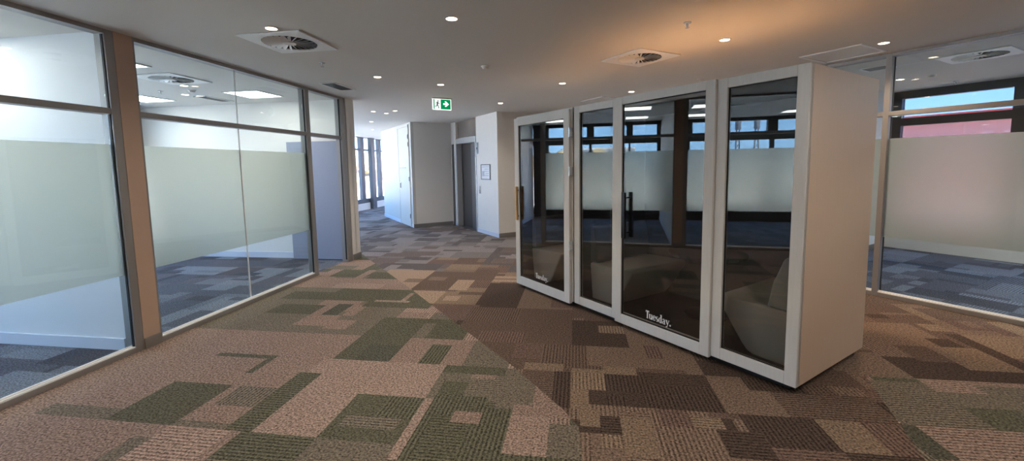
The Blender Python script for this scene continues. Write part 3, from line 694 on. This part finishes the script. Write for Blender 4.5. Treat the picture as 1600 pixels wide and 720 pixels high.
def make_panel(label, fr, x, y, lit='panel'):
    t = thing('ceiling_light_panel', label, 'ceiling light', fr, x, y, C)
    bm = NB()
    for x0, x1, y0, y1 in ((-.3, .3, -.3, -.275), (-.3, .3, .275, .3), (-.3, -.275, -.3, .3), (.275, .3, -.3, .3)): box(bm, x0, x1, y0, y1, -.012, 0)
    mk('frame', bm, 'white', t)
    bm = NB(); box(bm, -.275, .275, -.275, .275, -.008, -.003); mk('diffuser', bm, lit, t)
    return t
p0 = make_panel('square ceiling light panel right beside the taupe column in the left office', F1, -5.05, 4.0)
for x, y, l in ((-5.0, 6.15, 'square ceiling light panel near the open door in the left office'), (-6.95, 6.1, 'square ceiling light panel by the back window of the left office'), (-6.95, 4.0, 'square ceiling light panel by the window side and divider of the left office'),
                (-5.2, 2.6, 'square ceiling light panel nearest the divider in the nearest left office'), (-7.0, 2.6, 'square ceiling light panel by the window in the nearest left office'), (-5.2, .4, 'square ceiling light panel in the middle of the nearest left office'), (-7.0, .4, 'square ceiling light panel by the middle window of the nearest left office'), (-5.2, -1.8, 'square ceiling light panel at the hidden end of the nearest left office')):
    copy_tree(p0, F1, x, y, C, l)
for x, y, l in ((7.2, .3, 'added unseen light panel inside the right room, nearest the glazed wall'), (9.2, .3, 'added unseen light panel inside the right room, by the window'), (7.2, -1.5, 'second added unseen light panel along the glazed wall of the right room'), (9.2, -1.5, 'second added unseen light panel along the window of the right room')):
    make_panel(l, F2, x, y, 'paneladded')  # out-of-view panels added to brighten the right room and its film
make_downlight('downlight seen through the glass inside the left office', F1, -5.39, 5.32, power=8)
make_downlight('second downlight seen through the glass, deeper in the left office', F1, -6.0, 5.93, power=8)
make_downlight('downlight seen through the upper glass inside the right room', F2, 8.27, 2.81, power=8)

# ------------------------------------------------------------------ pods
def frame_ring(bm, x0, x1, a, b, z0, z1, st, top, bot, bev=.003):
    box(bm, x0, x1, a, a+st, z0, z1, bev); box(bm, x0, x1, b-st, b, z0, z1, bev)
    box(bm, x0, x1, a+st, b-st, z1-top, z1, bev); box(bm, x0, x1, a+st, b-st, z0, z0+bot, bev)

# letters of the logo: heavy stems, thin serifs, unit x-height .58
def logo(w):
    bm = NB(); 
    def R(x0, x1, z0, z1): polys.append([(x0, z0), (x1, z0), (x1, z1), (x0, z1)])
    def ell(cx, cz, rx, rz, a0, a1, t0, t1, n=14):
        """arc with thickness varying with |cos| : t1 at the sides, t0 at top and bottom"""
        o, i = [], []
        for k in range(n+1):
            a = math.radians(a0+(a1-a0)*k/n); t = t0+(t1-t0)*abs(math.cos(a))
            o.append((cx+rx*math.cos(a), cz+rz*math.sin(a))); i.append((cx+(rx-t)*math.cos(a), cz+(rz-t*.6)*math.sin(a)))
        for k in range(n): polys.append([o[k], o[k+1], i[k+1], i[k]])
    polys = []
    x = 0
    R(x+.17, x+.35, 0, .95); R(x, x+.52, .9, 1.0); R(x, x+.04, .74, .92); R(x+.48, x+.52, .74, .92); R(x+.10, x+.42, 0, .04); x += .52   # T
    R(x+.02, x+.18, .15, .64); R(x-.02, x+.10, .60, .64); ell(x+.21, .18, .19, .19, 180, 360, .05, .15); R(x+.34, x+.49, 0, .64); R(x+.27, x+.4, .60, .64); R(x+.45, x+.54, 0, .04); x += .56  # u
    ell(x+.23, .32, .23, .33, 30, 330, .05, .15, 22); R(x+.12, x+.44, .32, .37); ell(x+.23, .42, .23, .23, 0, 60, .05, .15); x += .50   # e
    ell(x+.17, .47, .17, .18, 40, 250, .05, .12); ell(x+.19, .18, .17, .19, -150, 80, .05, .13); polys.append([(x+.06, .42), (x+.14, .46), (x+.32, .25), (x+.22, .20)]); x += .40  # s
    ell(x+.22, .32, .22, .33, 60, 300, .05, .15, 18); R(x+.30, x+.46, 0, 1.02); R(x+.22, x+.34, .97, 1.02); R(x+.42, x+.52, 0, .04); x += .55  # d
    ell(x+.18, .18, .17, .19, 60, 300, .04, .12); ell(x+.21, .46, .19, .19, 0, 160, .05, .14); R(x+.26, x+.41, 0, .48); R(x+.38, x+.48, 0, .05); R(x+.15, x+.30, .34, .38); x += .50  # a
    polys.append([(x+.0, .64), (x+.18, .64), (x+.36, .12), (x+.27, -.02)]); polys.append([(x+.44, .64), (x+.50, .64), (x+.24, -.22), (x+.18, -.22)]); R(x-.04, x+.24, .60, .64); R(x+.36, x+.56, .60, .64)
    ell(x+.14, -.2, .09, .09, 0, 360, .08, .08); x += .56   # y
    ell(x+.10, .09, .10, .11, 0, 360, .1, .1)  # full point
    x += .2
    s = w/x
    for k, p in enumerate(polys):
        eps = .00003*k
        # y runs to the left on the pod front, so mirror
        ar = sum(p[i][0]*p[(i+1) % len(p)][1]-p[(i+1) % len(p)][0]*p[i][1] for i in range(len(p)))
        if abs(ar) < 1e-6: continue
        prism(bm, p, lambda q, sd: (-.0012-eps+.001*sd, -q[0]*s, q[1]*s))
    return bm

def seat(label, y_wall, d0, d1, direction, length=.62, back_h=.92, bt=1.0):
    """bench seat; direction=+1 faces left (+y), -1 faces right; back against y_wall"""
    t = thing('lounge_chair', label, 'chair', FP, (d0+d1)/2, y_wall, .10)
    hw = (d1-d0)/2
    pr = [(.02, .0), (.33, .0), (.38, .02), (.42, .07), (length-.02, .36), (length, .40), (length-.02, .43), (.02, .41)]
    bm = NB()
    prism(bm, pr if direction < 0 else pr[::-1], lambda p, s: ((-hw if s == 0 else hw)*(.93+.07*min(1, p[1]/.4)), direction*p[0], p[1]))
    bmesh.ops.recalc_face_normals(bm, faces=bm.faces[:])
    bmesh.ops.bevel(bm, geom=bm.edges[:], offset=.018, segments=3, affect='EDGES', profile=.6, clamp_overlap=True)
    mk('seat_base', bm, 'fabric', t, smooth=True)
    pb = [(.015, .415), (.23*bt, .425), (.20*bt, .60), (.13*bt, back_h-.13), (.10*bt, back_h-.1), (.015, back_h-.1)]
    bm = NB()
    prism(bm, pb if direction < 0 else pb[::-1], lambda p, s: ((-hw if s == 0 else hw)*.98, direction*p[0], p[1]))
    bmesh.ops.recalc_face_normals(bm, faces=bm.faces[:])
    bmesh.ops.bevel(bm, geom=bm.edges[:], offset=.022, segments=3, affect='EDGES', profile=.6, clamp_overlap=True)
    mk('backrest', bm, 'fabric2' if direction > 0 else 'fabric3', t, smooth=True)  # right-facing backrests get a darker copy, shade put into the colour
    return t

def pull_handle(root, x, y, mo, mi, z0=.90, z1=1.335, y_in=0):
    """paired bars either side of the glass"""
    h = bpy.data.objects.new('handle', None); COL.objects.link(h); h.parent = root; h.location = (x, y, 0)
    bm = NB(); box(bm, -.062, -.036, -.02, .02, z0, z1, .003); mk('outer_bar', bm, mo, h)
    bm = NB(); box(bm, .045, .07, -.02, .02, z0, z1, .003); mk('inner_bar', bm, mi, h)
    for z in (z0+.05, z1-.05):
        bm = NB(); bar(bm, (-.04, 0, z), (.05, 0, z), .009, 12); mk('standoff', bm, 'hblack', h)
    return h

DP = 1.148
def pod_shell(root, a, b, ztop=2.222):
    """side walls, back, roof and floor; root at y=0 of the pod frame start a"""
    def Y(v): return v-a
    bm = NB(); box(bm, .012, DP, 0, .045, .06, ztop, .003); mk('side_panel', bm, 'podside', root)
    bm = NB(); box(bm, .012, DP, Y(b)-.045, Y(b), .06, ztop, .003); mk('side_panel', bm, 'podside', root)
    bm = NB(); box(bm, DP-.05, DP-.002, .045, Y(b)-.045, .06, ztop, .002); mk('back_panel', bm, 'podside', root)
    bm = NB(); box(bm, .02, DP-.05, .045, Y(b)-.045, ztop-.05, ztop-.004); mk('roof', bm, 'podroof', root)
    bm = NB(); box(bm, .02, DP-.05, .045, Y(b)-.045, .06, .10); mk('base', bm, 'podfloor', root)
    bm = NB()
    box(bm, .03, DP-.05, .045, .06, .10, ztop-.05); box(bm, .03, DP-.05, Y(b)-.06, Y(b)-.045, .10, ztop-.05)
    box(bm, DP-.065, DP-.05, .06, Y(b)-.06, .10, ztop-.05); box(bm, .03, DP-.065, .06, Y(b)-.06, ztop-.065, ztop-.05)
    mk('acoustic_lining', bm, 'podin', root)
    for px, py in ((.14, .2), (.14, Y(b)-.2), (DP-.12, .12), (DP-.12, Y(b)-.12)):
        bm = NB(); cyl(bm, (px, py, .045), .018, .035, seg=16); cyl(bm, (px, py, .012), .035, .024, seg=20); mk('levelling_foot', bm, 'steeldark', root)
    bm = NB(); box(bm, .05, DP-.06, .06, Y(b)-.06, .014, .06); mk('shadow_gap', bm, 'black', root)  # black block standing for the shade in the gap under the pod

rp = thing('office_pod', 'wide glass fronted meeting pod with centre door, nearest the camera', 'office pod', FP, 0, 0)
pod_shell(rp, 0, 2.262)
# fixed side panels of the front (right and left of the door)
def fixed_panel(root, a, b, sr_=.077, sl=.077):
    h = bpy.data.objects.new('front_panel', None); COL.objects.link(h); h.parent = root
    bm = NB(); box(bm, 0, .05, a, a+sr_, .06, 2.222, .003); box(bm, 0, .05, b-sl, b, .06, 2.222, .003)
    box(bm, 0, .05, a+sr_, b-sl, 2.150, 2.222, .003); box(bm, 0, .05, a+sr_, b-sl, .06, .148, .003); mk('frame', bm, 'podframe', h)
    bm = NB(); box(bm, .022, .030, a+sr_-.004, b-sl+.004, .144, 2.154); mk('glass_pane', bm, 'podglass', h)
    bm = NB(); frame_ring(bm, .018, .034, a+sr_-.001, b-sl+.001, .147, 2.151, .006, .006, .006, 0); mk('gasket', bm, 'gasket', h)
fixed_panel(rp, 0, .625, .077, .08)
fixed_panel(rp, 1.64, 2.262, .055, .085)
def pod_door(root, a, b, x, z0, z1, st, top, bot, hy, mo, mi, text_y, tw, hinge_y=None):
    h = bpy.data.objects.new('door', None); COL.objects.link(h); h.parent = root; h.location = (x, 0, 0)
    bm = NB(); frame_ring(bm, 0, .04, a, b, z0, z1, st, top, bot); mk('frame', bm, 'podframe', h)
    bm = NB(); box(bm, .016, .024, a+st-.004, b-st+.004, z0+bot-.004, z1-top+.004); mk('glass_pane', bm, 'podglass', h)
    bm = NB(); frame_ring(bm, .012, .028, a+st-.001, b-st+.001, z0+bot-.001, z1-top+.001, .007, .007, .007, 0); mk('gasket', bm, 'gasket', h)
    lg = mk('logo_lettering', logo(tw), 'letter', h, loc=(.0155, text_y, z0+bot+.045))
    pull_handle(root, x+.02, hy, mo, mi)
    return h
# header and threshold rails behind the door
bm = NB(); box(bm, .03, .07, .625, 1.64, 2.13, 2.222); mk('door_header', bm, 'podframe', rp)
bm = NB(); box(bm, .03, .07, .625, 1.64, .06, .13); mk('door_sill', bm, 'podframe', rp)
pod_door(rp, .628, 1.635, -.022, .045, 2.226, .08, .07, .095, 1.50, 'hblack', 'hblack', 1.262, .275)
# table
rt = thing('pod_table', 'dark round edged table on a pedestal inside the wide pod', 'table', FP, .72, 1.13, .10)
bm = NB(); n = 32
prism(bm, [(.30*math.cos(2*PI*k/n)*(1.15), .36*math.sin(2*PI*k/n)) for k in range(n)], lambda p, s: (p[0], p[1], .60+.028*s)); mk('tabletop', bm, 'table', rt)
bm = NB(); cyl(bm, (0, 0, .3), .028, .6, seg=20); mk('pedestal', bm, 'black', rt)
bm = NB(); cyl(bm, (0, 0, .008), .2, .016, seg=32); mk('foot_plate', bm, 'black', rt)
seat('light grey upholstered seat at the right end of the wide pod', .06, .16, 1.05, 1)
seat('light grey upholstered seat behind the narrow left glass of the wide pod', 2.20, .16, 1.05, -1, bt=.5)

rq = thing('office_pod', 'narrow single door phone pod beside the wide pod, furthest from camera', 'office pod', FP, 0, 2.285)
pod_shell(rq, 2.285, 3.378)
bm = NB(); frame_ring(bm, 0, .04, .0, 1.093, .06, 2.222, .05, .05, .06); mk('front_frame', bm, 'podframe', rq)
pod_door(rq, .012, 1.09, -.042, .045, 2.20, .092, .092, .11, 1.02, 'htan', 'htandark', 2.955-2.285, .25)
for z in (.71, 1.53, 1.95):
    bm = NB(); cyl(bm, (-.044, -.001, z), .011, .10, seg=14); box(bm, -.046, -.002, -.006, .004, z-.05, z+.05); mk('hinge', bm, 'steelbright', rq)
seat('light grey upholstered seat inside the narrow phone pod', 3.318, .16, 1.05, -1, bt=.5)

# ------------------------------------------------------------------ outside
bm = NB(); box(bm, -260, 260, -260, 260, -1.3, -1.0); struct('ground', bm, 'plaster', F1, (0, 0, 0))
def blob_mesh(rx, ry, rz, seed, sub=3, amp=.35, fr=1.2):
    bm = NB(); bmesh.ops.create_icosphere(bm, subdivisions=sub, radius=1)
    for v in bm.verts:
        n = noise.fractal(v.co*fr + Vector((seed, seed*2.1, 0)), .9, 2.1, 4)
        k = 1+amp*n; v.co = Vector((v.co.x*rx*k, v.co.y*ry*k, v.co.z*rz*k))
    return bm
def tree(label, x, y, h, seed, group):
    t = thing('tree', label, 'tree', F1, x, y, -1.0, group=group)
    bm = NB(); bar(bm, (0, 0, 0), (0, 0, h*.5), .14, 8); bar(bm, (0, 0, h*.35), (h*.18, .1, h*.6), .07, 6); bar(bm, (0, 0, h*.35), (-h*.16, -.2, h*.62), .07, 6); mk('trunk', bm, 'scrub', t)
    bm = NB(); rng = random.Random(seed)
    for k in range(6):
        b2 = blob_mesh(h*.26, h*.26, h*.22, seed+k, 2, .5, 1.8)
        off = Vector((rng.uniform(-.25, .25)*h, rng.uniform(-.25, .25)*h, h*rng.uniform(.5, .82)))
        for v in b2.verts: v.co += off
        tmp = bpy.data.meshes.new('t'); b2.to_mesh(tmp); b2.free(); bm.from_mesh(tmp); bpy.data.meshes.remove(tmp)
    mk('crown', bm, 'bark', t, smooth=False)
# hill beyond the far windows
bm = NB(); bmesh.ops.create_grid(bm, x_segments=50, y_segments=24, size=1)
for v in bm.verts:
    x, y = v.co.x, v.co.y
    v.co = Vector((x*90, y*26, 7.5*max(0, 1-y*y)**1.2*(.75+.5*noise.noise(Vector((x*6, y*3, 3)))) - .6))
mk('hill', bm, 'scrub', None, F1, (-52, 80, -1.0)); bpy.data.objects['hill']['kind'] = 'structure'
for k, (x, y, h) in enumerate(((-32, 62, 4.6), (-38, 66, 5.5), (-27, 58, 4.2), (-45, 74, 5.5), (-21, 50, 3.6), (-30, 70, 5.2))):
    tree('dry brown tree on the slope beyond the far window', x, y, h, 11+k*5, 'trees beyond the far window')
for k, (x, y, h) in enumerate(((-41, 9.2, 3.9), (-47, 13.2, 4.2), (-52, 8.5, 4.3), (-38, 14.5, 3.8))):
    tree('brown tree outside the left office, seen only reflected in pod glass', x, y, h, 41+k*5, 'trees outside the left office')
def building(name, label, fr, x0, x1, y0, y1, h, mat, roof=None, wins=0, face='x1'):
    t = thing(name, label, 'building', fr, (x0+x1)/2, (y0+y1)/2, -1.0)
    cx, cy_ = (x0+x1)/2, (y0+y1)/2
    bm = NB(); box(bm, x0-cx, x1-cx, y0-cy_, y1-cy_, 0, h); mk('walls', bm, mat, t)
    bm = NB(); box(bm, x0-cx-.4, x1-cx+.4, y0-cy_-.4, y1-cy_+.4, h, h+.25); mk('roof', bm, roof or mat, t)
    for k in range(wins):
        yy = y0-cy_+(k+.5)*(y1-y0)/wins
        xf = (x1-cx) if face == 'x1' else (x0-cx)
        bm = NB(); box(bm, xf-.05, xf+.05, yy-.8, yy+.8, h-2.0, h-.8); mk('window', bm, 'darkgrey', t)
    return t
building('warehouse', 'low grey rendered building outside the left office windows', F1, -78, -66, 4, 15, 5.0, 'render', 'render', 5)
building('house', 'small building with a red roof outside the left office windows', F1, -70, -62, -8, -3.2, 4.1, 'render', 'roofred', 3)
building('shed', 'pale low shed at the foot of the two lattice masts', F1, -88, -82, -27, -8, 4.2, 'plaster', 'render', 6)
tb = building('brick_building', 'red brick building outside the right room window', F2, 26, 34, -30, 40, 4.3, 'brick', 'roofred', 12, 'x0')
def mast(label, x, y, h):
    t = thing('lattice_mast', label, 'mast', F1, x, y, -1.0)
    bm = NB(); n = 9; wb = .5
    for sx, sy in ((-1, -1), (-1, 1), (1, -1), (1, 1)): bar(bm, (sx*wb, sy*wb, 0), (sx*.2, sy*.2, h), .07, 5)
    for k in range(n):
        z0, z1 = h*k/n, h*(k+1)/n; a = wb+(.2-wb)*k/n; b = wb+(.2-wb)*(k+1)/n
        for (p, q) in (((-1, -1), (1, -1)), ((1, -1), (1, 1)), ((1, 1), (-1, 1)), ((-1, 1), (-1, -1))):
            bar(bm, (p[0]*a, p[1]*a, z0), (q[0]*b, q[1]*b, z1), .045, 4)
    mk('lattice', bm, 'mast', t)
    bm = NB()
    for z in (h*.82, h*.92): box(bm, -.5, .5, -.5, .5, z-.08, z+.08)
    for s in (-1, 1): bar(bm, (s*.45, 0, h*.8), (s*.45, 0, h*1.02), .1, 6); bar(bm, (0, s*.45, h*.8), (0, s*.45, h*1.02), .1, 6)
    mk('antennas', bm, 'mast', t)
mast('left one of two lattice masts reflected in the pod glass', -92.4, -20.0, 11.5)
mast('right one of two lattice masts reflected in the pod glass', -93.1, -16.7, 11.5)

# ------------------------------------------------------------------ light
w = bpy.data.worlds.new('World'); sc.world = w; w.use_nodes = True; nt = w.node_tree; nt.nodes.clear()
out = nt.nodes.new('ShaderNodeOutputWorld'); bg = nt.nodes.new('ShaderNodeBackground')
tc = nt.nodes.new('ShaderNodeTexCoord'); sx = nt.nodes.new('ShaderNodeSeparateXYZ'); cr = nt.nodes.new('ShaderNodeValToRGB')
nt.links.new(tc.outputs['Generated'], sx.inputs[0]); nt.links.new(sx.outputs[2], cr.inputs[0])
e = cr.color_ramp.elements
e[0].position = 0; e[0].color = (.42, .66, 1.0, 1); e[1].position = .6; e[1].color = (.16, .36, .80, 1)
x = cr.color_ramp.elements.new(.12); x.color = (.27, .53, .95, 1)
nt.links.new(cr.outputs[0], bg.inputs[0]); bg.inputs[1].default_value = 4.4
nt.links.new(bg.outputs[0], out.inputs[0])
sun = bpy.data.lights.new('sun', 'SUN'); sun.energy = 30; sun.angle = .01; sun.color = (1, .95, .88)
so = bpy.data.objects.new('sun', sun); COL.objects.link(so)
so.rotation_euler = Vector((-.35, .75, -.60)).to_track_quat('-Z', 'Y').to_euler()
def portal(fr, x, y0, y1, z0, z1, inward):
    l = bpy.data.lights.new('window_portal', 'AREA'); l.shape = 'RECTANGLE'; l.size = y1-y0; l.size_y = z1-z0; l.cycles.is_portal = True
    o = bpy.data.objects.new('window_portal', l); COL.objects.link(o)
    wx, wy = fr.w(x, (y0+y1)/2)
    a = fr.a + (0 if inward > 0 else PI)
    d = Vector((math.cos(a), math.sin(a), 0)); o.location = (wx, wy, (z0+z1)/2)
    o.rotation_euler = d.to_track_quat('-Z', 'Z').to_euler()
portal(F1, WO-.2, -3.2, 6.97, .1, C, 1); portal(F1, WO-.2, 7.1, 19, .1, C, 1); portal(FE, -.2, -8.1, 3.2, .1, C, 1); portal(F2, XO+.2, -4, 3.4, .1, C, -1)

vs = sc.view_settings
sc.display_settings.display_device = 'sRGB'
vs.view_transform = 'Standard'; vs.look = 'None'; vs.gamma = 1; vs.use_curve_mapping = False
vs.exposure = 0.95
cy_ = sc.cycles
cy_.max_bounces = 10; cy_.diffuse_bounces = 5; cy_.glossy_bounces = 5; cy_.transparent_max_bounces = 16; cy_.transmission_bounces = 6
cy_.sample_clamp_indirect = 6; cy_.caustics_reflective = False; cy_.caustics_refractive = False
cy_.use_denoising = True
